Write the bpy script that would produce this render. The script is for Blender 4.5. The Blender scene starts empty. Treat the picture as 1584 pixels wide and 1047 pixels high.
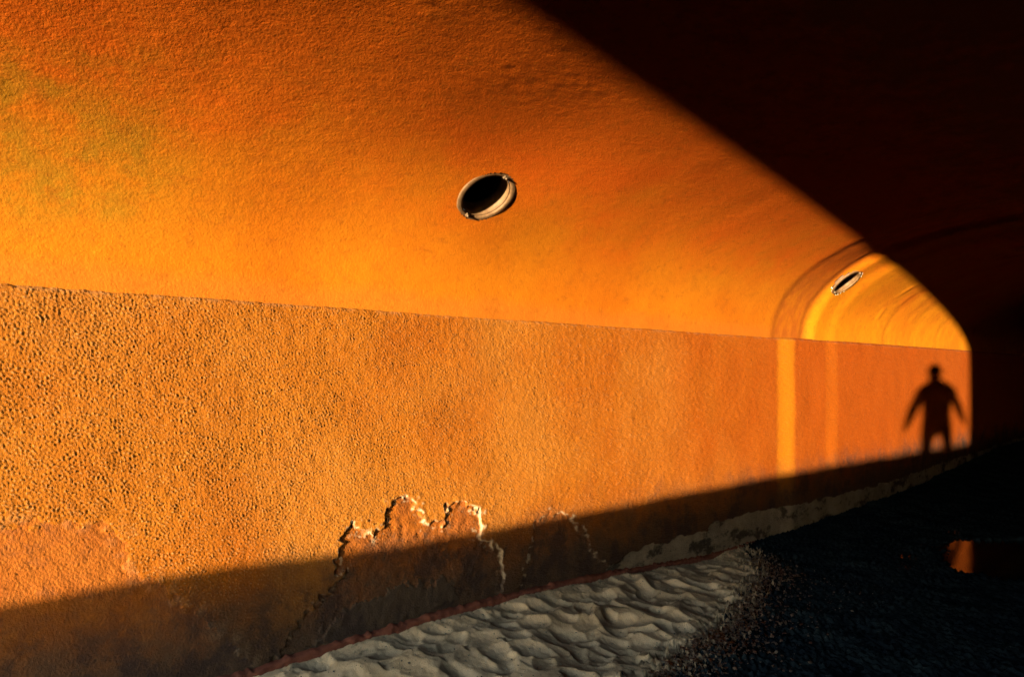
import bpy, bmesh, math
import numpy as np
from mathutils import Vector, Matrix

# ------------------------------------------------------------------ camera, sky, sun, exposure
scene = bpy.context.scene
R = math.radians
WALL_X = -3.4            # face of the sunlit wall
JAMB_X = 0.96            # face of the opposite wall
MOUTH_Y = -1.5           # tunnel mouth, behind the camera
END_Y = 36.0
SPRING = 1.85            # height where the vault springs
RISE = 1.04
HALF = (JAMB_X - WALL_X) / 2
MID_X = (JAMB_X + WALL_X) / 2
NEXP = 2.2
SUN_AZ = 15.9            # degrees off the tunnel axis
SUN_EL = 0.30

cam_data = bpy.data.cameras.new('camera')
cam = bpy.data.objects.new('camera', cam_data)
scene.collection.objects.link(cam)
cam.location = (0, 0, 1.5)
cam.rotation_euler = (R(90), 0, R(47.6))
cam_data.sensor_fit = 'HORIZONTAL'
cam_data.sensor_width = 36.0
cam_data.lens = 24.0
cam_data.shift_y = 51.5 / 1584
cam_data.clip_start = 0.02
cam_data.clip_end = 6000
scene.camera = cam

world = bpy.data.worlds.new('World')
scene.world = world
world.use_nodes = True
wn = world.node_tree
sky = wn.nodes.new('ShaderNodeTexSky')
sky.sky_type = 'NISHITA'
sky.sun_disc = False
sky.sun_elevation = R(SUN_EL)
sky.sun_rotation = R(180 - SUN_AZ)
sky.altitude = 1500
sky.air_density = 1.0
sky.dust_density = 0.3
sky.ozone_density = 1.12
bg = wn.nodes['Background']
bg.inputs['Strength'].default_value = 0.15
wn.links.new(sky.outputs[0], bg.inputs['Color'])

sun_data = bpy.data.lights.new('sun', 'SUN')
sun_data.energy = 1.0
sun_data.angle = R(0.53)
sun_data.color = (1.0, 0.78, 0.50)
sun = bpy.data.objects.new('sun', sun_data)
scene.collection.objects.link(sun)
ray = Vector((-math.sin(R(SUN_AZ)) * math.cos(R(SUN_EL)), math.cos(R(SUN_AZ)) * math.cos(R(SUN_EL)), -math.sin(R(SUN_EL))))
sun.rotation_euler = ray.to_track_quat('-Z', 'Y').to_euler()
sun.location = (4, -14, 6)

scene.view_settings.view_transform = 'Standard'
scene.view_settings.look = 'None'
scene.view_settings.exposure = 4.18
scene.view_settings.gamma = 1.0
scene.view_settings.use_curve_mapping = False
scene.render.engine = 'CYCLES'
scene.cycles.diffuse_bounces = 0
scene.cycles.glossy_bounces = 2
scene.cycles.max_bounces = 4
scene.cycles.use_denoising = True
scene.cycles.denoising_input_passes = 'RGB_ALBEDO_NORMAL'
scene.cycles.denoising_prefilter = 'NONE'
scene.cycles.use_adaptive_sampling = True
scene.cycles.adaptive_threshold = 0.005
scene.cycles.adaptive_min_samples = 64

# ------------------------------------------------------------------ helpers
rng = np.random.default_rng(11)


def field(seed, n, period, lo, hi):
    """tileable random relief, wavelengths lo..hi metres; returns a sampler f(a, b)"""
    r = np.random.default_rng(seed)
    k = np.fft.fftfreq(n, period / n)
    kx, ky = np.meshgrid(k, k, indexing='ij')
    kk = np.hypot(kx, ky)
    amp = np.where((kk > 1 / hi) & (kk < 1 / lo), 1 / np.maximum(kk, 1e-6) ** 0.6, 0)
    g = np.fft.ifft2(np.fft.fft2(r.standard_normal((n, n))) * amp).real
    g /= g.std()

    def f(a, b):
        x = np.mod(a / period, 1) * n
        y = np.mod(b / period, 1) * n
        i = np.floor(x).astype(int); j = np.floor(y).astype(int)
        fx = x - i; fy = y - j
        i %= n; j %= n
        i1 = (i + 1) % n; j1 = (j + 1) % n
        return (g[i, j] * (1 - fx) + g[i1, j] * fx) * (1 - fy) + (g[i, j1] * (1 - fx) + g[i1, j1] * fx) * fy
    return f


def sstep(a, b, x):
    t = np.clip((x - a) / (b - a), 0, 1)
    return t * t * (3 - 2 * t)


def signed_distance(px, py, poly):
    """negative inside the polygon"""
    d = np.full(px.shape, 1e9)
    inside = np.zeros(px.shape, bool)
    n = len(poly)
    for k in range(n):
        ax, ay = poly[k]; bx, by = poly[(k + 1) % n]
        ex, ey = bx - ax, by - ay
        t = np.clip(((px - ax) * ex + (py - ay) * ey) / (ex * ex + ey * ey + 1e-12), 0, 1)
        d = np.minimum(d, np.hypot(px - ax - t * ex, py - ay - t * ey))
        c = ((ay > py) != (by > py)) & (px < (bx - ax) * (py - ay) / (by - ay + 1e-12) + ax)
        inside ^= c
    return np.where(inside, -d, d)


def mesh_from(name, verts, faces, smooth=True, attrs=None):
    """numpy verts (n,3), quads (m,4) -> mesh, unused vertices dropped"""
    used = np.unique(faces)
    remap = np.full(len(verts), -1, np.int64)
    remap[used] = np.arange(len(used))
    verts = verts[used]; fc = remap[faces]
    me = bpy.data.meshes.new(name)
    me.vertices.add(len(verts))
    me.vertices.foreach_set('co', verts.astype(np.float32).ravel())
    m, w = fc.shape
    me.loops.add(m * w)
    me.loops.foreach_set('vertex_index', fc.astype(np.int32).ravel())
    me.polygons.add(m)
    me.polygons.foreach_set('loop_start', np.arange(0, m * w, w, dtype=np.int32))
    me.polygons.foreach_set('use_smooth', np.full(m, smooth))
    me.update(calc_edges=True)
    for k, v in (attrs or {}).items():
        a = me.attributes.new(k, 'FLOAT', 'POINT')
        a.data.foreach_set('value', v[used].astype(np.float32))
    return me


def grid_faces(nu, nv, flip=False):
    i, j = np.meshgrid(np.arange(nu - 1), np.arange(nv - 1), indexing='ij')
    a = i * nv + j
    q = np.stack([a, a + nv, a + nv + 1, a + 1], -1).reshape(-1, 4)
    return q[:, ::-1] if flip else q


def link(name, me, mat=None, parent=None):
    o = bpy.data.objects.new(name, me)
    scene.collection.objects.link(o)
    if mat:
        me.materials.append(mat)
    if parent:
        o.parent = parent
    return o


def tag(o, label=None, cat=None, group=None, kind=None):
    for k, v in (('label', label), ('category', cat), ('group', group), ('kind', kind)):
        if v:
            o[k] = v
    return o


def empty(name, loc=(0, 0, 0)):
    o = bpy.data.objects.new(name, None)
    scene.collection.objects.link(o)
    o.location = loc
    o.empty_display_size = 0.2
    return o


class Mat:
    """small wrapper for node materials"""
    def __init__(self, name, rough=0.9, spec=0.15):
        self.m = bpy.data.materials.new(name)
        self.m.use_nodes = True
        self.t = self.m.node_tree
        self.b = self.t.nodes['Principled BSDF']
        self.b.inputs['Roughness'].default_value = rough
        self.b.inputs['Specular IOR Level'].default_value = spec
        self.geo = self.t.nodes.new('ShaderNodeNewGeometry').outputs['Position']

    def n(self, t, **kw):
        nd = self.t.nodes.new(t)
        for k, v in kw.items():
            setattr(nd, k, v)
        return nd

    def l(self, a, b):
        self.t.links.new(a, b)

    def noise(self, scale, detail=4, rough=0.55, stretch=None, off=(0, 0, 0), dist=0.0):
        mp = self.n('ShaderNodeMapping')
        mp.inputs['Location'].default_value = off
        if stretch:
            mp.inputs['Scale'].default_value = stretch
        self.l(self.geo, mp.inputs['Vector'])
        nz = self.n('ShaderNodeTexNoise')
        nz.inputs['Scale'].default_value = scale
        nz.inputs['Detail'].default_value = detail
        nz.inputs['Roughness'].default_value = rough
        nz.inputs['Distortion'].default_value = dist
        self.l(mp.outputs[0], nz.inputs['Vector'])
        return nz.outputs['Fac']

    def ramp(self, fac, lo, hi, a=0.0, b=1.0):
        r = self.n('ShaderNodeMapRange', interpolation_type='SMOOTHSTEP')
        self.l(fac, r.inputs['Value'])
        for k, v in zip(('From Min', 'From Max', 'To Min', 'To Max'), (lo, hi, a, b)):
            r.inputs[k].default_value = v
        return r.outputs['Result']

    def math(self, op, a, b):
        r = self.n('ShaderNodeMath', operation=op)
        for i, v in enumerate((a, b)):
            if isinstance(v, (int, float)):
                r.inputs[i].default_value = v
            else:
                self.l(v, r.inputs[i])
        return r.outputs[0]

    def mix(self, fac, a, b, blend='MIX'):
        r = self.n('ShaderNodeMix', data_type='RGBA', blend_type=blend)
        for i, v in ((0, fac), (6, a), (7, b)):
            if isinstance(v, (int, float)):
                r.inputs[i].default_value = v
            elif isinstance(v, tuple):
                r.inputs[i].default_value = (*v, 1)
            else:
                self.l(v, r.inputs[i])
        return r.outputs[2]

    def attr(self, name):
        return self.n('ShaderNodeAttribute', attribute_name=name).outputs['Fac']

    def axis(self, k):
        s = self.n('ShaderNodeSeparateXYZ')
        self.l(self.geo, s.inputs[0])
        return s.outputs[k]

    def color(self, c):
        if isinstance(c, tuple):
            self.b.inputs['Base Color'].default_value = (*c, 1)
        else:
            self.l(c, self.b.inputs['Base Color'])

    def bump(self, h, dist, strength=1.0):
        bp = self.n('ShaderNodeBump')
        bp.inputs['Distance'].default_value = dist
        bp.inputs['Strength'].default_value = strength
        self.l(h, bp.inputs['Height'])
        self.l(bp.outputs[0], self.b.inputs['Normal'])


# ------------------------------------------------------------------ materials
def make_stucco():
    m = Mat('orange_stucco')
    c = m.mix(m.ramp(m.noise(1.3, 5, 0.6), 0.35, 0.68), (0.46, 0.150, 0.010), (0.41, 0.112, 0.006))
    c = m.mix(m.ramp(m.noise(0.55, 4, 0.6, off=(3, 1, 2)), 0.45, 0.7), c, (0.50, 0.185, 0.022))
    # paler near the mouth, deeper orange further in
    c = m.mix(m.ramp(m.math('ADD', m.axis(1), m.math('MULTIPLY', m.noise(0.7, 4, 0.6, off=(5, 5, 0)), 3.0)), 3.5, 10.5, 0, 0.85), c, (0.46, 0.082, 0.002))
    c = m.mix(m.ramp(m.noise(26, 3, 0.6), 0.60, 0.8, 0, 0.35), c, (0.26, 0.07, 0.008))
    # yellow put into the colour for sun glow on the strips facing the mouth
    for y0, y1, w in ((6.86, 7.20, 0.75), (7.95, 8.26, 0.15)):
        yy = m.math('ADD', m.axis(1), m.math('MULTIPLY', m.noise(9, 4, 0.6), 0.06))
        st = m.math('MULTIPLY', m.ramp(yy, y0 - 0.02, y0 + 0.08), m.ramp(yy, y1 - 0.04, y1 + 0.06, 1, 0))
        c = m.mix(m.math('MULTIPLY', st, w), c, (0.56, 0.190, 0.004))
    # pale sun glints painted on the worn roughcast tips, strongest near the mouth
    tip = m.math('MULTIPLY', m.ramp(m.attr('tip'), 0.55, 1.5), m.ramp(m.axis(1), 0.2, 6.5, 0.55, 0.08))
    c = m.mix(tip, c, (0.66, 0.36, 0.15))
    # grime at the wall foot, deepened to paint in the shade there
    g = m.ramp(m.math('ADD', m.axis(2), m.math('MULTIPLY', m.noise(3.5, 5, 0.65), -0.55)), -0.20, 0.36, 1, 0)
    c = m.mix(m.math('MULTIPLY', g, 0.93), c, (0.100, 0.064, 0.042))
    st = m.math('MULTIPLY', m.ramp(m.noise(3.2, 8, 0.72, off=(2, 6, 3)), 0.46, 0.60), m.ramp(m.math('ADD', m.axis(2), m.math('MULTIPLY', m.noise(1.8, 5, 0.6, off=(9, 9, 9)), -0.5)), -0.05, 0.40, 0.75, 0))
    c = m.mix(st, c, (0.060, 0.040, 0.036))  # dark mottled stains, part of the shade painted low on the wall
    c = m.mix(m.attr('rim'), c, (0.80, 0.62, 0.40))
    m.color(c)
    m.bump(m.noise(105, 5, 0.75), 0.0056, 1.0)
    return m.m


def make_undercoat(name, a, b, c3):
    m = Mat(name)
    c = m.mix(m.ramp(m.noise(5, 6, 0.65), 0.35, 0.65), a, b)
    c = m.mix(m.ramp(m.noise(13, 5, 0.7, off=(2, 5, 1)), 0.5, 0.72, 0, 0.8), c, c3)
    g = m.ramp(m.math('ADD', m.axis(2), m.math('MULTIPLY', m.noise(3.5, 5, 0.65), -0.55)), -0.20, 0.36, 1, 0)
    c = m.mix(m.math('MULTIPLY', g, 0.92), c, (0.105, 0.072, 0.05))  # same foot grime, with the lower wall's shade painted in
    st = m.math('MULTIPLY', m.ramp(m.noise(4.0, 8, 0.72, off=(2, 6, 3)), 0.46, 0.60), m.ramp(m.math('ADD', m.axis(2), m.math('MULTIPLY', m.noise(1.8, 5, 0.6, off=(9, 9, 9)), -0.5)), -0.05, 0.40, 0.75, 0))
    c = m.mix(st, c, (0.060, 0.040, 0.036))  # mottled stains that deepen this painted shade
    c = m.mix(m.attr('rim'), c, (0.80, 0.62, 0.40))
    m.color(c)
    m.bump(m.noise(95, 4, 0.65), 0.0050, 1.0)
    return m.m


def make_concrete():
    m = Mat('bare_concrete')
    c = m.mix(m.ramp(m.noise(3.2, 6, 0.65), 0.35, 0.65), (0.42, 0.33, 0.23), (0.30, 0.235, 0.165))
    drip = m.noise(7, 5, 0.65, stretch=(1, 0.4, 0.8), off=(0, 3, 0))
    c = m.mix(m.ramp(drip, 0.52, 0.62, 0, 0.9), c, (0.055, 0.042, 0.034))
    c = m.mix(m.ramp(m.noise(11, 5, 0.7, stretch=(1, 0.4, 1), off=(7, 0, 0)), 0.58, 0.66, 0, 0.8), c, (0.045, 0.034, 0.028))
    c = m.mix(m.ramp(m.noise(2.1, 5, 0.7, off=(1, 9, 4)), 0.56, 0.66, 0, 0.7), c, (0.46, 0.37, 0.26))
    m.color(c)
    m.bump(m.noise(45, 6, 0.7, stretch=(1, 0.5, 1)), 0.008, 0.9)
    return m.m


def make_vault():
    m = Mat('orange_limewash')
    c = m.mix(m.ramp(m.noise(0.9, 6, 0.6), 0.36, 0.66), (0.72, 0.225, 0.006), (0.64, 0.170, 0.004))
    # redder towards the crown, in uneven patches
    h = m.math('ADD', m.axis(2), m.math('MULTIPLY', m.noise(1.1, 6, 0.62, off=(4, 2, 7)), 0.9))
    c = m.mix(m.ramp(h, 2.75, 3.30, 0, 0.95), c, (0.85, 0.155, 0.005))
    # greenish lichen bloom near the mouth
    y = m.math('ADD', m.axis(1), m.math('MULTIPLY', m.noise(2.4, 7, 0.7, off=(9, 2, 1)), 2.2))
    hz = m.ramp(m.axis(2), 1.95, 2.2)
    hz2 = m.ramp(m.axis(2), 2.5, 2.8, 1, 0)
    gm = m.math('MULTIPLY', m.math('MULTIPLY', hz, hz2), m.ramp(y, 1.2, 2.6, 1, 0))
    gm = m.math('MULTIPLY', gm, m.ramp(m.noise(7, 8, 0.75, off=(1, 4, 2)), 0.36, 0.60, 0.15, 1))
    c = m.mix(m.math('MULTIPLY', gm, 0.9), c, (0.43, 0.225, 0.012))
    # paler band just above the stucco
    pz = m.math('ADD', m.axis(2), m.math('MULTIPLY', m.noise(1.7, 4, 0.6), 0.16))
    c = m.mix(m.ramp(pz, 1.98, 2.1, 0.5, 0), c, (0.66, 0.19, 0.02))
    # far length of vault yellowed to paint in stronger sun on it
    c = m.mix(m.ramp(m.axis(1), 7.3, 7.9, 0, 0.8), c, m.mix(m.ramp(m.noise(1.4, 5, 0.6, off=(1, 1, 8)), 0.4, 0.7), (0.84, 0.30, 0.004), (0.78, 0.23, 0.004)))
    c = m.mix(m.ramp(m.noise(22, 6, 0.75, stretch=(1, 0.5, 1), off=(6, 6, 1)), 0.52, 0.72, 0, 0.5), c, (0.40, 0.10, 0.006))
    c = m.mix(m.ramp(m.noise(34, 5, 0.7, off=(2, 8, 1)), 0.56, 0.75, 0, 0.4), c, (0.95, 0.36, 0.02))
    c = m.mix(m.attr('ring'), c, (0.46, 0.105, 0.010))
    c = m.mix(m.ramp(m.noise(9, 7, 0.7), 0.50, 0.75, 0, 0.45), c, (0.45, 0.12, 0.008))
    # soot blotches round the crown, spread to paint in the ceiling's shade
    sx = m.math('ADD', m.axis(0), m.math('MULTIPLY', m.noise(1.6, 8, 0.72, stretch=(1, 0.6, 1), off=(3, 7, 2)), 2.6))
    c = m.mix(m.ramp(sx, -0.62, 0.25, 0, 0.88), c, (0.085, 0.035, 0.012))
    # old reddish coat showing through in patches
    rp = m.ramp(m.noise(1.25, 8, 0.68, stretch=(1, 0.7, 1), off=(8, 1, 5)), 0.46, 0.68, 0, 0.55)
    c = m.mix(m.math('MULTIPLY', rp, m.ramp(m.axis(2), 2.2, 2.55)), c, (0.85, 0.130, 0.004))
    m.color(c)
    brush = m.noise(26, 6, 0.7, stretch=(1, 0.45, 1.3), dist=0.6)
    m.bump(m.math('ADD', m.noise(80, 4, 0.65), m.math('MULTIPLY', brush, 1.5)), 0.0022, 0.9)
    return m.m


def make_sand():
    m = Mat('dry_sand', 0.95, 0.1)
    c = m.mix(m.ramp(m.noise(2.2, 5, 0.6), 0.35, 0.65), (0.90, 0.66, 0.41), (0.82, 0.58, 0.34))
    c = m.mix(m.ramp(m.noise(170, 3, 0.7), 0.58, 0.72, 0, 0.7), c, (0.12, 0.10, 0.08))
    c = m.mix(m.ramp(m.noise(140, 3, 0.7, off=(3, 3, 3)), 0.60, 0.74, 0, 0.7), c, (0.90, 0.76, 0.58))
    c = m.mix(m.attr('damp'), c, (0.10, 0.085, 0.06))
    m.color(c)
    m.bump(m.noise(130, 5, 0.75), 0.003, 0.9)
    return m.m


def make_wet():
    m = Mat('wet_bed', 0.7, 0.0)
    c = m.mix(m.ramp(m.noise(4, 6, 0.65), 0.35, 0.65), (0.024, 0.038, 0.046), (0.012, 0.020, 0.030))
    c = m.mix(m.ramp(m.noise(60, 3, 0.6), 0.62, 0.75, 0, 0.7), c, (0.11, 0.12, 0.11))
    m.color(c)
    m.bump(m.noise(70, 5, 0.7), 0.006, 0.8)
    return m.m


def make_plain(name, c1, c2, scale=20, rough=0.8, spec=0.2, bump=0.0015):
    m = Mat(name, rough, spec)
    m.color(m.mix(m.ramp(m.noise(scale, 5, 0.6), 0.35, 0.65), c1, c2))
    m.bump(m.noise(scale * 6, 4, 0.6), bump, 0.7)
    return m.m


def make_water():
    m = Mat('still_water', 0.07, 0.2)
    m.color((0.006, 0.009, 0.010))
    m.b.inputs['IOR'].default_value = 1.33
    m.bump(m.noise(5, 3, 0.5, stretch=(1, 1, 1)), 0.004, 0.35)
    return m.m


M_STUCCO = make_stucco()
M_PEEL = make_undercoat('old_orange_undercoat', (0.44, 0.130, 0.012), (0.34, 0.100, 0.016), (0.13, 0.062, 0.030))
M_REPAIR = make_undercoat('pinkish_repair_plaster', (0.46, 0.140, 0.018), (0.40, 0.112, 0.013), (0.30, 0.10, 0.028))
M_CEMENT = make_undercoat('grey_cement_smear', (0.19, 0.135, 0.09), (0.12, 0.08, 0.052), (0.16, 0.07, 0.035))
M_CONCRETE = make_concrete()
M_VAULT = make_vault()
M_SAND = make_sand()
M_WET = make_wet()
M_WATER = make_water()
M_RED = make_plain('red_ochre_paint', (0.30, 0.105, 0.065), (0.21, 0.07, 0.045), 14, 0.85, 0.15, 0.004)
M_PIPE = make_plain('weathered_pale_pipe', (0.24, 0.14, 0.065), (0.16, 0.09, 0.04), 30, 0.6, 0.3, 0.001)
M_DARKPIPE = make_plain('dark_pipe_bore', (0.16, 0.09, 0.05), (0.09, 0.05, 0.03), 22, 0.9, 0.1, 0.001)  # darker pipe colour for the bore
M_METAL = make_plain('tarnished_clip', (0.20, 0.14, 0.08), (0.14, 0.09, 0.05), 60, 0.45, 0.5, 0.001)
M_FACADE = make_plain('sandy_render', (0.42, 0.33, 0.24), (0.36, 0.27, 0.19), 2, 0.9, 0.15, 0.004)
M_SKIN = make_plain('skin', (0.48, 0.27, 0.18), (0.44, 0.24, 0.16), 12, 0.55, 0.3, 0.0004)
M_SHIRT = make_plain('dark_cotton', (0.05, 0.055, 0.07), (0.04, 0.045, 0.06), 40, 0.9, 0.1, 0.001)
M_SHORTS = make_plain('khaki_cotton', (0.20, 0.17, 0.12), (0.17, 0.14, 0.10), 40, 0.9, 0.1, 0.001)
M_HAIR = make_plain('dark_hair', (0.03, 0.02, 0.015), (0.02, 0.014, 0.01), 60, 0.6, 0.3, 0.002)

# ------------------------------------------------------------------ the tunnel
tunnel = empty('tunnel', (MID_X, MOUTH_Y, 0))
tag(tunnel, 'orange vaulted tunnel with stucco lower wall and smooth arched ceiling in low sunlight', 'tunnel')
TP = Vector(tunnel.location)


def under(o):
    """parent to the tunnel keeping world coordinates in the mesh"""
    o.parent = tunnel
    o.matrix_parent_inverse = Matrix.Translation(-TP)
    return o


def columns(y0, y1, fine, growth, coarse):
    """stations along the tunnel, finest at the camera"""
    ys = [y0]
    y = y0
    while y < y1:
        if y < 0.15:
            s = coarse
        else:
            s = fine * (1 + (y / growth) ** 2)
        y += min(s, 0.25)
        ys.append(min(y, y1))
    return np.array(ys)


f_st1 = field(1, 1024, 2.56, 0.0100, 0.0175)
f_st2 = field(2, 1024, 3.10, 0.0115, 0.022)
f_mid = field(3, 512, 3.70, 0.05, 0.25)
f_big = field(4, 256, 9.0, 0.4, 2.0)
f_rag = field(5, 1024, 4.1, 0.015, 0.12)
f_edge = field(8, 512, 4.3, 0.045, 0.30)
f_fine = field(6, 1024, 1.9, 0.007, 0.02)


def wall_inset(y):
    """how far the wall face leans in towards the axis along the tunnel"""
    return 0.036 * sstep(6.85, 7.21, y) + 0.018 * sstep(7.93, 8.28, y)


PEEL_A = [(1.33, -0.5), (1.376, 0.002), (1.511, 0.079), (1.6, 0.225), (1.654, 0.264), (1.766, 0.308), (1.836, 0.389), (1.785, 0.49),
          (1.824, 0.568), (1.863, 0.644), (1.943, 0.657), (2.038, 0.569), (2.098, 0.626), (2.124, 0.716), (2.198, 0.774), (2.288, 0.751),
          (2.381, 0.662), (2.429, 0.585), (2.526, 0.57), (2.576, 0.675), (2.678, 0.695), (2.811, 0.624), (2.838, 0.557), (2.811, 0.436),
          (2.977, 0.345), (3.035, 0.184), (3.02, 0.039), (3.0, -0.5)]
PEEL_B = [(3.16, -0.5), (3.2, 0.1), (3.305, 0.378), (3.349, 0.484), (3.465, 0.513), (3.667, 0.462), (3.844, 0.316), (3.917, 0.158),
          (4.068, 0.032), (4.185, -0.065), (4.2, -0.5)]
PATCH_L = [(-1.2, -0.5), (-1.3, 0.5), (-0.8, 0.84), (-0.2, 0.90), (0.329, 0.887), (0.503, 0.885), (0.667, 0.847), (0.767, 0.754), (0.806, 0.618),
           (0.953, 0.5), (1.067, 0.368), (1.217, 0.207), (1.343, 0.044), (1.36, -0.5)]
CEMENT = [(1.62, 0.03), (1.78, 0.14), (2.0, 0.22), (2.3, 0.25), (2.62, 0.20), (2.66, 0.08), (2.3, 0.0), (1.9, -0.03)]
BAND_Y = [4.10, 4.43, 4.78, 5.16, 5.53, 5.58, 6.29, 6.83, 7.58, 8.45, 10.67, 12.12, 13.88, 16.1, 36]
BAND_Z = [-0.03, 0.068, 0.072, 0.064, 0.064, 0.118, 0.100, 0.085, 0.055, 0.046, 0.030, 0.084, 0.095, 0.121, 0.12]


def build_lit_wall():
    ys = columns(MOUTH_Y, END_Y, 0.005, 3.4, 0.03)
    zs = np.concatenate([np.arange(-0.5, -0.25, 0.05), np.arange(-0.25, SPRING + 0.020, 0.0050)])
    Y, Z = np.meshgrid(ys, zs, indexing='ij')
    # ragged outlines
    wob_a = f_edge(Y, Z) * 0.016 + f_rag(Y, Z) * 0.0025
    wob_b = f_edge(Y + 1.7, Z + 0.9) * 0.016 + f_rag(Y + 1, Z) * 0.0025
    sdA = signed_distance(Y + wob_a, Z + wob_b, PEEL_A)
    sdB = signed_distance(Y + wob_a, Z + wob_b, PEEL_B)
    sdL = signed_distance(Y + wob_a, Z + wob_b, PATCH_L)
    sdC = signed_distance(Y + 1.2 * wob_a, Z + 1.2 * wob_b, CEMENT)
    band = np.interp(Y, BAND_Y, BAND_Z, left=-9)
    rag = f_edge(Y * 0.7, Z * 0.7 + 2) * 0.003 * (1 + 0.5 * sstep(7, 9, Y)) + f_mid(Y * 0.5, Z * 0.8) * 0.004 + 0.010 * f_big(Y * 2.0, Z * 0)
    sdP = Z + rag - band                             # negative in the concrete band
    sdP = np.where(Y < 4.1, 1, sdP)
    inA = sstep(0.004, -0.020, sdA); inB = sstep(0.004, -0.020, sdB)
    inL = sstep(0.02, -0.03, sdL); inC = sstep(0.01, -0.02, sdC) * inA
    inP = sstep(0.003, -0.008, sdP)
    lumps = np.clip(f_st1(Y, Z), -0.2, 2.6) ** 1 * 0.62 + np.clip(f_st2(Y, Z), -0.3, 2.2) * 0.42 + 0.55 * f_fine(Y * 0.8, Z * 0.8)
    amp = 0.0024 * (1 - 0.62 * inL) * (1 - 0.15 * inA) * (1 - 0.75 * inC) * (1 - 0.8 * inP) * (1 - 0.35 * inB)
    # stucco flattens out in worn places and further in
    amp *= 0.88 + 0.12 * np.clip(f_big(Y * 1.7, Z * 1.7), -1, 1)
    amp *= 1 - 0.35 * sstep(3, 9, Y)
    lip = np.exp(-((sdA - 0.006) / 0.016) ** 2)
    amp *= 1 - 0.7 * lip
    h = amp * lumps + 0.0005 * f_mid(Y, Z) + 0.0016 * f_big(Y, Z)
    h += 0.0006 * f_fine(Y, Z)
    h += inL * (-0.004 + 0.0003 * f_mid(Y * 1.6 + Z * 1.2, Z * 0.5))
    h -= inA * (0.0115 + 0.0010 * f_mid(Y + 2, Z)) + inB * (0.006 + 0.0008 * f_mid(Y + 2, Z))
    h += inC * 0.006
    h -= inP * (0.012 + 0.0008 * f_mid(Y + 5, Z * 0.6))
    # lifted lip of plaster round the broken edge
    up = sstep(0.30, 0.45, Z) * np.clip(0.55 + 0.75 * f_mid(Y * 1.3 + 4, Z * 1.3), 0, 1)
    h += 0.0025 * lip * (0.4 + up)
    # top of the dado rounds back to meet the vault
    h -= 0.034 * sstep(SPRING - 0.010, SPRING + 0.018, Z + 0.0010 * f_edge(Y, Z * 0))
    h += 0.0015 * np.exp(-((Z - SPRING + 0.014) / 0.012) ** 2)
    chip = np.clip(f_mid(Y * 2.1 + 8, Z * 2.1), 0, 1.2)
    rim = np.exp(-((sdA + 0.002) / (0.005 + 0.030 * chip ** 1.5)) ** 2) * np.clip(0.15 + up, 0, 1) * sstep(-1.2, 0.9, f_rag(Y * 0.9, Z * 0.9) + 0.9 * chip)
    rim *= sstep(0.010, -0.003, sdA)
    rim = np.maximum(rim, 0.75 * np.exp(-((sdA + 0.004) / 0.012) ** 2) * (Y > 2.8) * (Z > 0.12))
    rim = np.maximum(rim, 0.55 * np.exp(-((sdB + 0.002) / 0.012) ** 2) * sstep(0, 0.8, f_mid(Y, Z * 1.4) + 0.3))
    rim = np.maximum(rim, 0.06 * np.exp(-((sdL) / 0.05) ** 2) * sstep(-0.2, 0.8, f_mid(Y, Z)))
    rim = np.maximum(rim, 0.10 * np.exp(-((Z - SPRING + 0.002) / 0.012) ** 2) * sstep(-0.5, 0.8, f_edge(Y, Z * 0 + 1)))
    X = WALL_X + wall_inset(Y) + h
    V = np.stack([X, Y, Z], -1).reshape(-1, 3)
    F = grid_faces(len(ys), len(zs), flip=True)
    cls = np.zeros(Y.shape, int)
    cls[sdL < -0.005] = 4
    cls[sdB < -0.002] = 3
    cls[sdA < -0.002] = 2
    cls[(sdC < 0) & (sdA < -0.01)] = 5
    cls[sdP < -0.001] = 1
    fc = cls.reshape(-1)[F[:, 0]]
    at = {'rim': rim.reshape(-1), 'tip': np.clip(lumps, 0, 3).reshape(-1)}
    for k, name, mat, lab in ((0, 'stucco_wall', M_STUCCO, None),
                              (1, 'concrete_base', M_CONCRETE, 'bare stained concrete band along the foot of the wall'),
                              (2, 'peeled_patch', M_PEEL, 'large peeled hollow with a bright broken plaster edge'),
                              (3, 'peeled_patch', M_PEEL, 'smaller shallow peeled hollow next to the concrete band'),
                              (4, 'repair_patch', M_REPAIR, 'smoother pinkish repaired plaster'),
                              (5, 'cement_patch', M_CEMENT, 'grey cement smear near the sand')):
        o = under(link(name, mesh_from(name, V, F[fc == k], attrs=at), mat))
        if lab:
            o['label'] = lab


def profile(n, e=None):
    """stations (inset direction angle a) along the arch: x, z and inward normal"""
    a = np.linspace(0, math.pi, n)
    c, s = np.cos(a), np.sin(a)
    e = e or NEXP
    x = -np.sign(c) * np.abs(c) ** (2 / e)
    z = np.abs(s) ** (2 / e)
    return MID_X + HALF * x, SPRING + RISE * z


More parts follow.
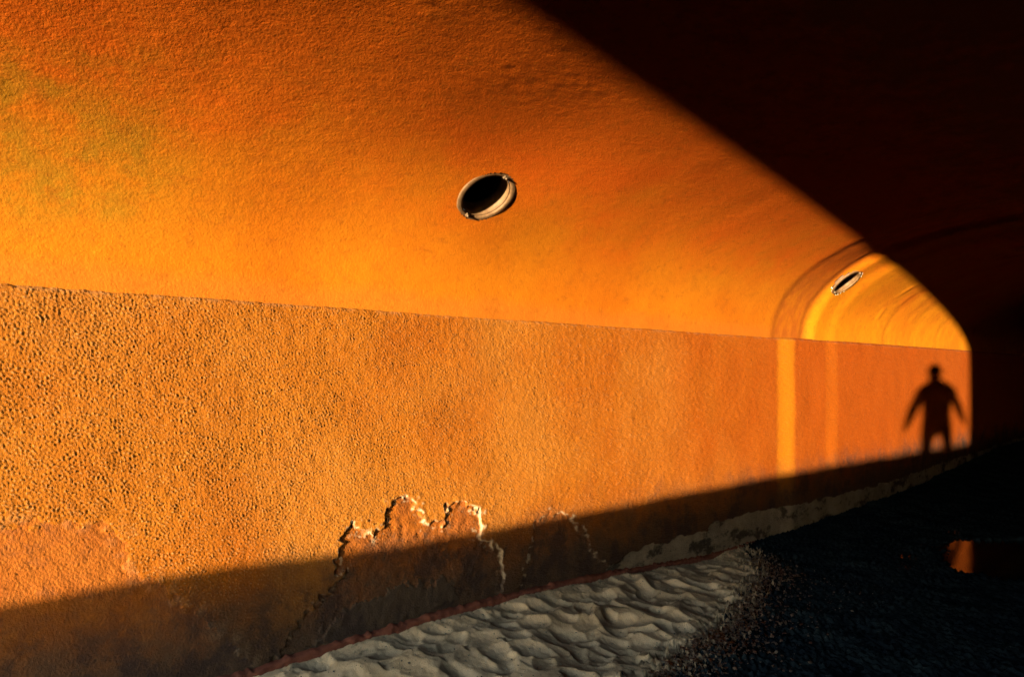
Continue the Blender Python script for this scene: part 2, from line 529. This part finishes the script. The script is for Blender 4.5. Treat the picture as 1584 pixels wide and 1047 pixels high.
def arch_samples(step_l, step_r):
    """even arc-length stations: fine on the lit half, coarse on the other"""
    x, z = profile(20001)
    L = np.concatenate([[0], np.cumsum(np.hypot(np.diff(x), np.diff(z)))])
    half = L[-1] * 0.55
    s = np.concatenate([np.arange(0, half, step_l), np.arange(half, L[-1], step_r), [L[-1]]])
    xs, zs = np.interp(s, L, x), np.interp(s, L, z)
    e = 0.004
    tx = np.interp(s + e, L, x) - np.interp(s - e, L, x)
    tz = np.interp(s + e, L, z) - np.interp(s - e, L, z)
    n = np.hypot(tx, tz)
    ex = np.arange(-0.06, 0, step_l)
    s = np.concatenate([ex, s, [L[-1] + 0.06]])
    xs = np.concatenate([np.full(len(ex), xs[0]), xs, [xs[-1]]]); zs = np.concatenate([SPRING + ex, zs, [SPRING - 0.06]])
    pn = lambda q, a, b: np.concatenate([np.full(len(ex), a), q, [b]])
    return s, xs, zs, pn(tz / n, 1, -1), pn(-tx / n, 0, 0)          # inward normal (right of the tangent going up on the left)


VENTS = []


def find_vent(lat_frac_s, y):
    x, z = profile(20001)
    L = np.concatenate([[0], np.cumsum(np.hypot(np.diff(x), np.diff(z)))])
    px, pz = np.interp(lat_frac_s, L, x), np.interp(lat_frac_s, L, z)
    tx = np.interp(lat_frac_s + .01, L, x) - np.interp(lat_frac_s - .01, L, x)
    tz = np.interp(lat_frac_s + .01, L, z) - np.interp(lat_frac_s - .01, L, z)
    n = math.hypot(tx, tz)
    nr, tn = Vector((tz / n, 0, -tx / n)), Vector((tx / n, 0, tz / n))
    c, k = math.cos(VENT_TILT), math.sin(VENT_TILT)
    return Vector((px, y, pz)), nr * c + tn * k, tn * c - nr * k


VENT_R = 0.174
VENT_TILT = R(4)
VENT_SPOTS = [(0.80, 2.55), (0.75, 7.74)]


def vault_ring(y):
    """joint between two lengths of vault: shallow groove then a slightly tighter vault"""
    p = -0.011 * sstep(6.68, 6.90, y) - 0.010 * sstep(6.86, 7.40, y) - 0.008 * sstep(7.36, 7.48, y)
    p += 0.040 * sstep(7.50, 7.74, y) * 1.0 + 0.020 * sstep(7.95, 8.28, y)
    for yc, d in ((9.75, 0.006), (10.75, 0.004), (11.9, 0.006), (13.1, 0.005)):      # further joints
        p = p - d * sstep(yc - 0.06, yc + 0.03, y) + d * sstep(yc + 0.05, yc + 0.45, y)
    return p


def build_vault():
    ys = columns(MOUTH_Y, END_Y, 0.0085, 4.2, 0.04)
    s, xs, zs, nx, nz = arch_samples(0.0095, 0.05)
    Y, S = np.meshgrid(ys, s, indexing='ij')
    bx = np.broadcast_to(xs, Y.shape); bz = np.broadcast_to(zs, Y.shape)
    g_rough = field(21, 512, 2.9, 0.02, 0.10)
    g_trowel = field(22, 512, 5.0, 0.05, 0.6)
    g_seam = field(23, 512, 6.0, 0.06, 0.5)
    g_patch = field(24, 256, 7.0, 0.4, 2.5)
    patch = sstep(-0.2, 1.2, g_patch(Y, S))
    near = 1 - sstep(0.6, 2.2, Y)
    h = 0.00045 * g_patch(Y * 1.1 + 3, S) + 0.00007 * g_rough(Y, S) * (0.2 + patch + 0.8 * near) * (1 - 0.75 * sstep(1.2, 1.9, S))
    h += 0.00022 * g_trowel(Y * 0.7 + S * 0.5, S * 1.6 - Y * 0.2) * (0.35 + 0.6 * patch)
    h += 0.00012 * f_rag(Y * 0.45, S * 1.3) * sstep(0.9, 2.0, S)                # rougher towards the crown
    # board marks that run round the arch in the far length
    far = sstep(7.6, 10.5, Y)
    h += far * 0.0009 * g_seam(Y * 1.5, S * 0.3)
    h += far * 0.0007 * g_seam(Y * 4.1 + 2, S * 0.5 + Y * 0.1)
    r = np.random.default_rng(5)
    for k in range(30):
        yy = r.uniform(9.3, 16.5)
        s0 = r.uniform(0.0, 1.5); ln = r.uniform(0.15, 0.6)
        win = sstep(s0, s0 + 0.08, S) * sstep(s0 + ln, s0 + ln * 0.6, S)
        h += r.uniform(0.004, 0.012) * win * np.exp(-((Y - yy - 0.12 * (S - s0)) / 0.020) ** 2)
    for vs, vy in VENT_SPOTS:      # plaster dressed square to each pipe
        d2 = (Y - vy) ** 2 + (S - vs) ** 2
        w = np.exp(-(d2 / 0.60 ** 2))
        h = h * (1 - w) - (S - vs) * math.tan(VENT_TILT) * w
    p = vault_ring(Y + 0.006 * f_mid(Y * 0.5, S * 0.5))
    h += p - 0.012
    ring = sstep(6.72, 6.84, Y + 0.02 * f_mid(Y, S)) * sstep(7.60, 7.42, Y + 0.02 * f_mid(Y + 3, S)) * (0.46 + 0.2 * np.clip(f_mid(Y * 0.7, S * 0.4), -1, 1))
    ring = np.maximum(ring, 0.5 * np.exp(-((Y - 6.80) / 0.06) ** 2))
    ring = np.maximum(ring, 0.5 * np.exp(-((Y - 7.42) / 0.04) ** 2))
    X = bx + nx * h; Z = bz + nz * h
    V = np.stack([X, Y, Z], -1).reshape(-1, 3)
    F = grid_faces(len(ys), len(s))
    keep = np.ones(len(F), bool)
    cy = (Y.reshape(-1)[F].mean(1)); cs = S.reshape(-1)[F].mean(1)
    for vs, vy in VENT_SPOTS:
        keep &= np.hypot(cy - vy, cs - vs) > VENT_R + 0.003
    o = under(link('vault', mesh_from('vault', V, F[keep], attrs={'ring': np.clip(ring, 0, 1).reshape(-1)}), M_VAULT))
    return o


def build_shell():
    # opposite wall
    ys = np.linspace(MOUTH_Y, END_Y, 160); zs = np.linspace(-0.5, SPRING, 14)
    Y, Z = np.meshgrid(ys, zs, indexing='ij')
    X = JAMB_X - 0.006 * f_big(Y, Z)
    o = under(link('opposite_wall', mesh_from('opposite_wall', np.stack([X, Y, Z], -1).reshape(-1, 3), grid_faces(160, 14)), M_STUCCO))
    # added end wall shutting out far daylight; portal face from the arch outline
    x, z = profile(81)
    out = [(WALL_X - 0.06, -0.5)] + list(zip(x, z)) + [(JAMB_X, -0.5)]
    bm = bmesh.new()
    bm.faces.new([bm.verts.new((a + (0.05 if a > MID_X else -0.05), END_Y - 0.02, b + 0.03)) for a, b in out])
    me = bpy.data.meshes.new('added_end_wall'); bm.to_mesh(me); bm.free()
    under(link('added_end_wall', me, M_STUCCO))
    bm = bmesh.new()
    inner, outer = [], []
    x, z = profile(81, 2.02)                # the portal's own arch is a shade tighter than the vault
    out = [(WALL_X - 0.06, -0.5)] + list(zip(x, z)) + [(JAMB_X, -0.5)]
    for a, b in out:
        dx, dz = a - MID_X, b - 1.0
        if b < 0:
            t = 12 / abs(dx)
            ox, oz = MID_X + dx * t, b
        else:
            t = min(12 / max(abs(dx), 1e-6), 5.0 / max(dz, 1e-6) if dz > 0 else 1e9)
            ox, oz = MID_X + dx * t, 1.0 + dz * t
        inner.append((a + (0.03 if b < 0 and a > 0 else 0), b)); outer.append((ox, oz))
    ya, yb = MOUTH_Y - 0.003, MOUTH_Y + 0.5
    rows = [[bm.verts.new((p[0], y, p[1])) for p in ring] for ring, y in ((outer, yb), (outer, ya), (inner, ya), (inner, ya + 0.22))]
    for k in range(3):
        for i in range(len(out) - 1):
            bm.faces.new((rows[k][i], rows[k][i + 1], rows[k + 1][i + 1], rows[k + 1][i]))
    bmesh.ops.recalc_face_normals(bm, faces=bm.faces)
    me = bpy.data.meshes.new('portal_wall'); bm.to_mesh(me); bm.free()
    under(link('portal_wall', me, M_FACADE))


BASE_Y = [-3.2, 0.5, 1.28, 1.73, 2.36, 3.03, 4.1, 4.6, 5.5, 6.55, 7.75, 8.45, 10.7, 13.1, 15.6, 20, 36]
BASE_Z = [0.05, 0.01, -0.008, 0.003, 0.005, -0.01, -0.065, -0.111, -0.186, -0.206, -0.19, -0.175, -0.155, -0.05, 0.07, 0.08, 0.08]


def build_skirting():
    """painted kerb strip where the stucco meets the sand"""
    ys = np.arange(0.9, 6.4, 0.02)
    r = f_rag(ys, ys * 0 + 0.3)
    top = np.interp(ys, BASE_Y, BASE_Z) + 0.026 + 0.005 * r
    fade = sstep(4.6, 3.6, ys)
    dep = 0.020 + 0.012 * fade + 0.003 * f_rag(ys, ys * 0 + 1.3)
    rows = []
    for dx, dz in ((-0.03, 0.004), (0.6, 0.0), (0.95, -0.006), (1.0, -0.016), (1.0, -0.3)):
        rows.append(np.stack([WALL_X + dep * dx if dx > 0 else np.full(len(ys), WALL_X + dx), ys, top + dz - 0.012 * (1 - fade)], -1))
    V = np.stack(rows, 1).reshape(-1, 3)
    under(link('skirting', mesh_from('skirting', V, grid_faces(len(ys), 5)), M_RED))['label'] = 'red ochre strip at the foot of the wall'


build_lit_wall()
build_vault()
build_shell()
build_skirting()

# ------------------------------------------------------------------ ground inside: sand, wet bed, puddle
DRY = [(-3.6, -0.5), (-1.75, -0.5), (-1.9, 2.0), (-2.10, 3.07), (-2.20, 3.55), (-2.22, 3.85), (-2.43, 4.49), (-2.70, 5.3), (-3.05, 5.85), (-3.6, 6.4)]
PUDDLE = [(-2.07, 7.75), (-2.02, 8.05), (-1.90, 8.10), (-1.60, 8.45), (-1.10, 8.6), (-0.5, 8.1), (-0.4, 7.3), (-0.9, 6.9), (-1.30, 6.85), (-1.59, 6.74), (-1.70, 6.68), (-1.84, 6.85), (-1.95, 7.2)]


def build_ground():
    ys = [MOUTH_Y - 0.05]
    while ys[-1] < 36.1:
        y = ys[-1]
        s = 0.05 if y < 0.2 else (0.010 if y < 4.5 else 0.010 * (1 + (y - 4.5) / 2.5))
        ys.append(y + min(s, 0.2))
    ys = np.array(ys)
    xs = np.concatenate([np.arange(-3.46, -1.7, 0.010), np.arange(-1.7, -0.6, 0.016), np.arange(-0.6, 1.05, 0.05)])
    Y, X = np.meshgrid(ys, xs, indexing='ij')
    g_soft = field(31, 256, 6.0, 0.3, 1.5)
    g_rip = field(32, 512, 3.3, 0.03, 0.10)
    g_grain = field(33, 1024, 2.7, 0.02, 0.06)
    base = np.interp(Y, BASE_Y, BASE_Z)
    mid = np.interp(Y, [-3.2, 0, 2, 4, 6, 8, 11, 14, 20, 36], [0.05, 0.0, -0.06, -0.14, -0.185, -0.185, -0.19, -0.18, -0.18, -0.18])
    across = sstep(-3.4, -2.3, X)
    z = base * (1 - across) + mid * across
    z += 0.008 * g_soft(X, Y)
    wet_sd = signed_distance(X + 0.05 * g_grain(X, Y) + 0.05 * f_mid(X, Y), Y + 0.06 * f_mid(X + 3, Y), DRY)
    dry = sstep(0.05, -0.12, wet_sd)
    # trodden sand: hollows pressed one over another
    t = np.zeros_like(z)
    r = np.random.default_rng(77)
    n = 640
    cx = r.uniform(-3.45, -1.6, n); cy = r.uniform(0.3, 6.3, n)
    for k in range(n):
        a = r.normal(0.9, 1.0)
        ln = r.uniform(0.10, 0.18); wd = r.uniform(0.065, 0.110); dp = r.uniform(0.018, 0.052)
        i0, i1 = np.searchsorted(ys, (cy[k] - 0.3, cy[k] + 0.3)); j0, j1 = np.searchsorted(xs, (cx[k] - 0.3, cx[k] + 0.3))
        if i1 <= i0 or j1 <= j0:
            continue
        yy = Y[i0:i1, j0:j1] - cy[k]; xx = X[i0:i1, j0:j1] - cx[k]
        al = xx * math.cos(a) + yy * math.sin(a); ac = -xx * math.sin(a) + yy * math.cos(a)
        ac = ac * (1 + 0.25 * al / ln)
        q = np.hypot(al / ln, ac / wd)
        blk = t[i0:i1, j0:j1]
        t[i0:i1, j0:j1] = np.minimum(blk, dp * (1 + 0.4 * al / ln) * (np.clip(q, 0, 1.3) ** 2.6 - 1))
    for _ in range(0):                                # loose sand slumps: soften every ridge
        t[1:-1] = 0.25 * t[:-2] + 0.5 * t[1:-1] + 0.25 * t[2:]
        t[:, 1:-1] = 0.25 * t[:, :-2] + 0.5 * t[:, 1:-1] + 0.25 * t[:, 2:]
    hug = sstep(-3.4, -3.22, X)
    z += t * dry * (0.25 + 0.75 * hug) * sstep(6.6, 5.2, Y) * sstep(0.1, 0.5, Y)
    z += 0.0012 * g_grain(X, Y) * dry
    # crumbly edge and rippled bed
    edge = np.exp(-((wet_sd - 0.06) / 0.16) ** 2)
    z += edge * (0.010 * g_rip(X * 1.3, Y * 1.3) + 0.005 * g_grain(X, Y)) * sstep(0.2, 1.0, Y)
    wet = 1 - dry
    rip = g_rip(X * 1.2 + Y * 0.5, Y * 0.55 - X * 0.25)
    z += wet * (0.007 * rip + 0.003 * g_grain(X + 1, Y)) * (1 - 0.5 * sstep(9, 14, Y))
    # puddle basin
    sdp = signed_distance(X + 0.025 * f_mid(X, Y), Y + 0.05 * f_mid(X + 1, Y + 2), PUDDLE)
    basin = sstep(0.06, -0.05, sdp)
    z = z * (1 - basin) + (-0.235) * basin
    z = np.where((basin < 0.02) & (Y > 6.2) & (Y < 9.2), np.maximum(z, -0.197 + 0.004 * rip), z)
    out_w = sstep(-0.6, MOUTH_Y, Y)
    z = z * (1 - out_w) + 0.03 * out_w
    V = np.stack([X, Y, z], -1).reshape(-1, 3)
    F = grid_faces(len(ys), len(xs), flip=True)
    dryf = (wet_sd < 0).copy() | (Y < 0.05)
    dryf = dryf.reshape(-1)[F[:, 0]]
    damp = sstep(-0.22, 0.0, wet_sd + 0.05 * g_grain(X * 0.7, Y * 0.7)) * 0.8 * (Y > 0.3)
    at = {'damp': damp.reshape(-1)}
    tag(link('sand', mesh_from('sand', V, F[dryf], attrs=at), M_SAND), 'pale trodden sand full of footprints along the foot of the wall', kind='structure')
    tag(link('wet_ground', mesh_from('wet_ground', V, F[~dryf]), M_WET), 'dark wet rippled ground in the shaded tunnel', kind='structure')
    # still water in the basin
    wx = np.linspace(-2.3, -0.2, 12); wy = np.linspace(6.5, 8.8, 12)
    WY, WX = np.meshgrid(wy, wx, indexing='ij')
    tag(link('puddle', mesh_from('puddle', np.stack([WX, WY, np.full_like(WX, -0.2)], -1).reshape(-1, 3), grid_faces(12, 12, flip=True)), M_WATER),
        'still puddle reflecting a slip of the orange wall', kind='structure')
    return ys, xs, z, wet_sd


G_YS, G_XS, G_Z, G_WET = build_ground()


def ground_z(x, y):
    i = int(np.clip(np.searchsorted(G_YS, y), 0, len(G_YS) - 1)); j = int(np.clip(np.searchsorted(G_XS, x), 0, len(G_XS) - 1))
    return float(G_Z[i, j])


_k = math.tan(R(SUN_EL)) / math.cos(R(SUN_AZ))
BANK_Y = -5.5


def bank(X, Y):
    """sand bank in front of the mouth that keeps the low sun off the ground"""
    t = math.tan(R(SUN_AZ))
    px, pz = [-6.0], [0.62]
    for u, z in ((0.329, 0.555), (1.067, 0.552), (1.804, 0.487), (2.921, 0.461), (4.602, 0.437), (6.827, 0.422), (8.454, 0.411), (13.884, 0.263)):
        px.append(WALL_X + (u - BANK_Y) * t); pz.append(z + (u - BANK_Y) * _k)
    px.append(6.0); pz.append(0.40)
    crest = np.interp(X, px, pz)
    ridge = np.where(Y > BANK_Y, sstep(-2.6, BANK_Y, Y), 1 - sstep(BANK_Y, -9.5, Y))
    low = np.where(Y > BANK_Y, 0.03, 0.15)
    return low * (1 - ridge) + crest * ridge


def build_beach():
    g = field(41, 256, 6.0, 0.25, 1.2)
    ys = np.concatenate([[-4500, -600, -80, -20], np.arange(-9.5, MOUTH_Y, 0.1), [MOUTH_Y - 0.004]])
    xs = np.concatenate([[-3000, -300, -60, -15], np.arange(-7, 7.01, 0.1), [15, 60, 300, 3000]])
    Y, X = np.meshgrid(ys, xs, indexing='ij')
    Z = bank(X, np.maximum(Y, -9.5)) + 0.006 * g(X, Y) * (Y > -9) * (np.abs(X) < 7)
    Z = np.where(Y > MOUTH_Y - 0.06, 0.024, Z)
    V = np.stack([X, Y, Z], -1).reshape(-1, 3)
    tag(link('beach', mesh_from('beach', V, grid_faces(len(ys), len(xs), flip=True), attrs={'damp': np.zeros(len(V))}), M_SAND),
        'open sandy beach outside the tunnel mouth', kind='structure')


build_beach()


def build_gravel():
    """shell and shingle debris along the wet edge, one mass"""
    r = np.random.default_rng(9)
    ico = bmesh.new(); bmesh.ops.create_icosphere(ico, subdivisions=1, radius=1)
    iv = np.array([v.co[:] for v in ico.verts]); ifc = np.array([[v.index for v in f.verts] for f in ico.faces]); ico.free()
    vs, fs, tone, c = [], [], [], 0
    line = np.array(DRY[2:9])
    made = 0
    while made < 6500:
        k = r.integers(0, len(line) - 1); tt = r.uniform()
        p = line[k] * (1 - tt) + line[k + 1] * tt
        x = p[0] + r.gamma(1.6, 0.08) - 0.10; y = p[1] + r.normal(0, 0.10)
        if y < 2.2 or x < -3.3 or x > -1.7:
            continue
        s = min(0.003 + r.gamma(2.0, 0.0022), 0.013)
        m = iv * (1 + 0.28 * r.standard_normal((len(iv), 1))) * s * np.array([1, r.uniform(0.6, 1), r.uniform(0.4, 0.8)])
        a = r.uniform(0, 6.28); ca, sa = math.cos(a), math.sin(a)
        m = np.stack([m[:, 0] * ca - m[:, 1] * sa, m[:, 0] * sa + m[:, 1] * ca, m[:, 2]], -1)
        vs.append(m + np.array([x, y, ground_z(x, y) + s * 0.25])); fs.append(ifc + c); c += len(iv)
        tone.append(np.full(len(iv), r.uniform() ** 2))
        made += 1
    for _ in range(2200):                               # grit and shell bits lying on the dry sand
        x = r.uniform(-3.36, -1.9); y = r.uniform(1.2, 5.8)
        s = 0.0016 + r.gamma(1.5, 0.0011)
        vs.append(iv * s * np.array([1.2, 0.9, 0.6]) + np.array([x, y, ground_z(x, y) + s * 0.2])); fs.append(ifc + c); c += len(iv)
        tone.append(np.full(len(iv), 3.0 if r.uniform() < 0.35 else r.uniform() * 0.6))
    m = Mat('wet_shingle', 0.55, 0.25)
    col = m.mix(m.attr('tone'), (0.022, 0.020, 0.018), (0.16, 0.14, 0.11))
    m.color(col)
    tag(link('shingle', mesh_from('shingle', np.concatenate(vs), np.concatenate(fs), smooth=False, attrs={'tone': np.concatenate(tone)}), m.m),
        'dark wet shingle and shell debris along the edge of the sand', 'shingle', kind='stuff')


build_gravel()

# ------------------------------------------------------------------ pipes set in the vault


def lathe(prof, n=56):
    v, f = [], []
    for (rr, zz) in prof:
        for i in range(n):
            a = 2 * math.pi * i / n
            v.append((rr * math.cos(a), rr * math.sin(a), zz))
    for k in range(len(prof) - 1):
        for i in range(n):
            f.append((k * n + i, k * n + (i + 1) % n, (k + 1) * n + (i + 1) % n, (k + 1) * n + i))
    return mesh_from('lathe', np.array(v, float), np.array(f))


def box_mesh(cx, cy, cz, sx, sy, sz, bev=0.003):
    bm = bmesh.new()
    bmesh.ops.create_cube(bm, size=1)
    for v in bm.verts:
        v.co = (cx + v.co.x * sx, cy + v.co.y * sy, cz + v.co.z * sz)
    bmesh.ops.bevel(bm, geom=bm.edges[:], offset=bev, segments=2, affect='EDGES')
    me = bpy.data.meshes.new('box'); bm.to_mesh(me); bm.free()
    return me


def make_pipe(s, y, label):
    p, nrm, tan = find_vent(s, y)
    off = float(vault_ring(np.array([y]))[0]) - 0.012
    root = empty('drain_pipe')
    root.matrix_world = Matrix.Translation(p + nrm * off) @ Matrix(((0, tan.x, nrm.x), (1, 0, 0), (0, tan.z, nrm.z))).to_4x4()
    tag(root, label, 'pipe', 'pipe mouths in the tunnel vault')
    r = VENT_R
    link('bore', lathe([(r - 0.034, -0.10), (r - 0.034, -0.72), (0.0005, -0.73)]), M_DARKPIPE, root)
    c = link('collar', lathe([(r + 0.014, -0.004), (r + 0.0135, 0.004), (r + 0.004, 0.0065), (r - 0.010, 0.0075), (r - 0.018, 0.006), (r - 0.022, 0.001), (r - 0.022, -0.016)]), M_PIPE, root)
    link('inner_ring', lathe([(r - 0.0222, -0.016), (r - 0.024, -0.006), (r - 0.029, -0.006), (r - 0.0300, -0.05), (r - 0.0305, -0.095), (r - 0.036, -0.098), (r - 0.036, -0.11)]), M_PIPE, c)
    for a, w in ((78, 0.034), (250, 0.022)):
        me = box_mesh(0, 0, 0.004, 0.020, w, 0.016)
        b = link('clip', me, M_METAL, root)
        ca = R(a)
        b.location = ((r - 0.016) * math.cos(ca), (r - 0.016) * math.sin(ca), 0.004)
        b.rotation_euler = (0, 0, ca)
        link('bolt', lathe([(0.0005, 0.020), (0.006, 0.019), (0.007, 0.010)], 10), M_METAL, b)
    return root


make_pipe(*VENT_SPOTS[0], 'nearer pale rimmed round pipe mouth in the smooth orange vault')
make_pipe(*VENT_SPOTS[1], 'farther small round pipe mouth just beyond the groove ringing the vault')

# ------------------------------------------------------------------ the person whose shadow falls on the wall


def skin_mesh(name, verts, edges, root=0, levels=2):
    me = bpy.data.meshes.new(name)
    me.from_pydata([v[:3] for v in verts], edges, [])
    o = bpy.data.objects.new(name + '_tmp', me)
    scene.collection.objects.link(o)
    md = o.modifiers.new('skin', 'SKIN')
    md.use_smooth_shade = True
    for i, v in enumerate(verts):
        rr = v[3] if isinstance(v[3], tuple) else (v[3], v[3])
        me.skin_vertices[0].data[i].radius = rr
        me.skin_vertices[0].data[i].use_root = (i == root)
    sb = o.modifiers.new('sub', 'SUBSURF'); sb.levels = levels; sb.render_levels = levels
    dg = bpy.context.evaluated_depsgraph_get()
    out = bpy.data.meshes.new_from_object(o.evaluated_get(dg))
    bpy.data.objects.remove(o)
    out.name = name
    return out


def build_person():
    b = R(SUN_AZ)
    py = -2.05
    px = 0.0 + (-py) * math.tan(b) + 0.0
    fz = 0.03
    root = empty('person', (px, py, fz))
    root.rotation_euler = (0, 0, b)          # local x across the sunlight, local y along it
    tag(root, 'person in loose t-shirt and shorts standing in the tunnel mouth with arms held out', 'person')
    lift = (12.0 + 2.05) * _k
    H = 1.62 + lift - fz                      # standing height needed for the shadow
    k = H / 1.72
    V, E = [], []

    def v(x, y, z, r):
        V.append((x * k, y * k, z * k, tuple(q * k * 1.36 for q in r) if isinstance(r, tuple) else r * k * 1.42)); return len(V) - 1

    def chain(start, pts):
        prev = start
        ids = []
        for p in pts:
            i = v(*p); E.append((prev, i)); prev = i; ids.append(i)
        return ids
    c = 0.045
    pel = v(c, 0, 0.90, (0.135, 0.105))
    sp = chain(pel, [(c, 0, 1.06, (0.125, 0.095)), (c, 0.005, 1.22, (0.140, 0.105)), (c, 0, 1.36, (0.115, 0.09)), (0.025, 0, 1.45, 0.060), (0.022, 0.01, 1.50, 0.058),
                     (0.02, 0.02, 1.585, (0.090, 0.098)), (0.02, 0.015, 1.650, (0.086, 0.094))])
    head = sp[-2]
    chain(head, [(0.02, 0.115, 1.575, 0.016), (0.02, 0.132, 1.562, 0.012)])      # nose
    for s in (-1, 1):
        chain(head, [(0.02 + s * 0.078, 0.0, 1.575, 0.016), (0.02 + s * 0.088, -0.01, 1.59, 0.013)])   # ears
    chest = sp[2]
    for s, el, ha in ((-1, (-0.235, 0.02, 1.10), (-0.325, 0.07, 0.84)), (1, (0.33, 0.02, 1.06), (0.425, 0.07, 0.80))):
        arm = chain(chest, [(c + s * 0.125, 0, 1.355, 0.062), (c + s * 0.175, 0, 1.30, 0.055), ((c + s * 0.175 + el[0]) / 2, 0.01, (1.30 + el[2]) / 2, 0.055),
                            (*el, 0.050), ((el[0] + ha[0]) / 2, 0.05, (el[2] + ha[2]) / 2, 0.047), (*ha, 0.034)])
        d = Vector((ha[0] - el[0], 0.03, ha[2] - el[2])).normalized()
        palm = chain(arm[-1], [(ha[0] + d.x * 0.05, ha[1] + 0.012, ha[2] + d.z * 0.05, (0.046, 0.024)), (ha[0] + d.x * 0.085, ha[1] + 0.016, ha[2] + d.z * 0.085, (0.038, 0.016))])
        for q, ln in ((-1.5, 0.058), (-0.5, 0.072), (0.5, 0.078), (1.5, 0.070)):
            bx, by, bz = ha[0] + d.x * 0.095, ha[1] + 0.016 + q * 0.019, ha[2] + d.z * 0.095
            chain(palm[-1], [(bx, by, bz, 0.0088), (bx + d.x * ln * 0.5 - s * 0.004, by, bz + d.z * ln * 0.5, 0.0084), (bx + d.x * ln * 0.85 - s * 0.018, by, bz + d.z * ln * 0.95, 0.0075)])
        chain(palm[0], [(ha[0] + d.x * 0.05 - s * 0.006, ha[1] + 0.050, ha[2] + d.z * 0.055, 0.0105), (ha[0] + d.x * 0.085 - s * 0.012, ha[1] + 0.064, ha[2] + d.z * 0.085, 0.0088)])
    for s, hx, fx in ((-1, -0.055, -0.095), (1, 0.145, 0.195)):
        leg = chain(pel, [(hx, 0, 0.82, 0.088), ((hx + fx) / 2, 0.01, 0.64, 0.074), (fx, 0.02, 0.475, 0.056), (fx, 0.0, 0.32, 0.055), (fx, -0.01, 0.16, 0.039), (fx, -0.01, 0.075, 0.037)])
        chain(leg[-1], [(fx, 0.06, 0.045, (0.042, 0.030)), (fx + s * 0.012, 0.14, 0.032, (0.046, 0.026)), (fx + s * 0.014, 0.20, 0.026, (0.038, 0.020))])
        chain(leg[-1], [(fx, -0.05, 0.035, 0.032)])
    link('body', skin_mesh('body', V, E, 0), M_SKIN, root)
    # loose t-shirt
    V, E = [], []
    a0 = v(c, 0.005, 1.12, (0.150, 0.135))
    up = chain(a0, [(c, 0.005, 1.26, (0.166, 0.140)), (c, 0, 1.375, (0.122, 0.115)), (0.028, 0, 1.43, 0.068)])
    dn = chain(a0, [(c, 0, 0.98, (0.148, 0.138)), (c, 0, 0.86, (0.152, 0.140))])
    for s, q in ((-1, (-0.185, 0.01, 1.18)), (1, (0.285, 0.01, 1.15))):
        chain(up[0], [(c + s * 0.13, 0, 1.345, 0.075), (c + s * 0.175, 0, 1.285, 0.075), (*q, 0.080)])
    link('t_shirt', skin_mesh('t_shirt', V, E, 0), M_SHIRT, root)
    V, E = [], []
    p0 = v(c, 0, 0.86, (0.150, 0.122))
    chain(p0, [(c, 0, 0.95, (0.140, 0.115))])
    cr = chain(p0, [(c, 0, 0.76, (0.135, 0.11))])
    for s, x1, x2 in ((-1, -0.060, -0.080), (1, 0.150, 0.178)):
        chain(cr[0], [(x1, 0.0, 0.68, 0.072), (x2, 0.015, 0.50, 0.066)])
    link('shorts', skin_mesh('shorts', V, E, 0), M_SHORTS, root)
    # short hair cap and eyes
    bm = bmesh.new()
    bmesh.ops.create_uvsphere(bm, u_segments=28, v_segments=18, radius=1)
    bmesh.ops.delete(bm, geom=[q for q in bm.verts if q.co.z < -0.25 + 0.75 * max(q.co.y, 0)], context='VERTS')
    nz = np.random.default_rng(3)
    for q in bm.verts:
        j = 1 + 0.008 * nz.standard_normal()
        q.co = ((0.02 + q.co.x * 0.100 * j) * k, (0.012 + q.co.y * 0.104 * j) * k, (1.622 + q.co.z * 0.098 * j) * k)
    me = bpy.data.meshes.new('hair'); bm.to_mesh(me); bm.free()
    link('hair', me, M_HAIR, root)
    for s in (-1, 1):
        bm = bmesh.new(); bmesh.ops.create_uvsphere(bm, u_segments=12, v_segments=8, radius=0.012 * k)
        bmesh.ops.translate(bm, verts=bm.verts, vec=((0.02 + s * 0.030) * k, 0.098 * k, 1.60 * k))
        me = bpy.data.meshes.new('eye'); bm.to_mesh(me); bm.free()
        link('eye', me, M_HAIR, root)
    bm = bmesh.new(); bmesh.ops.create_uvsphere(bm, u_segments=12, v_segments=8, radius=1)
    for q in bm.verts:
        q.co = ((0.02 + q.co.x * 0.024) * k, (0.098 + q.co.y * 0.010) * k, (1.525 + q.co.z * 0.006) * k)
    me = bpy.data.meshes.new('mouth'); bm.to_mesh(me); bm.free()
    link('mouth', me, M_PEEL, root)


build_person()
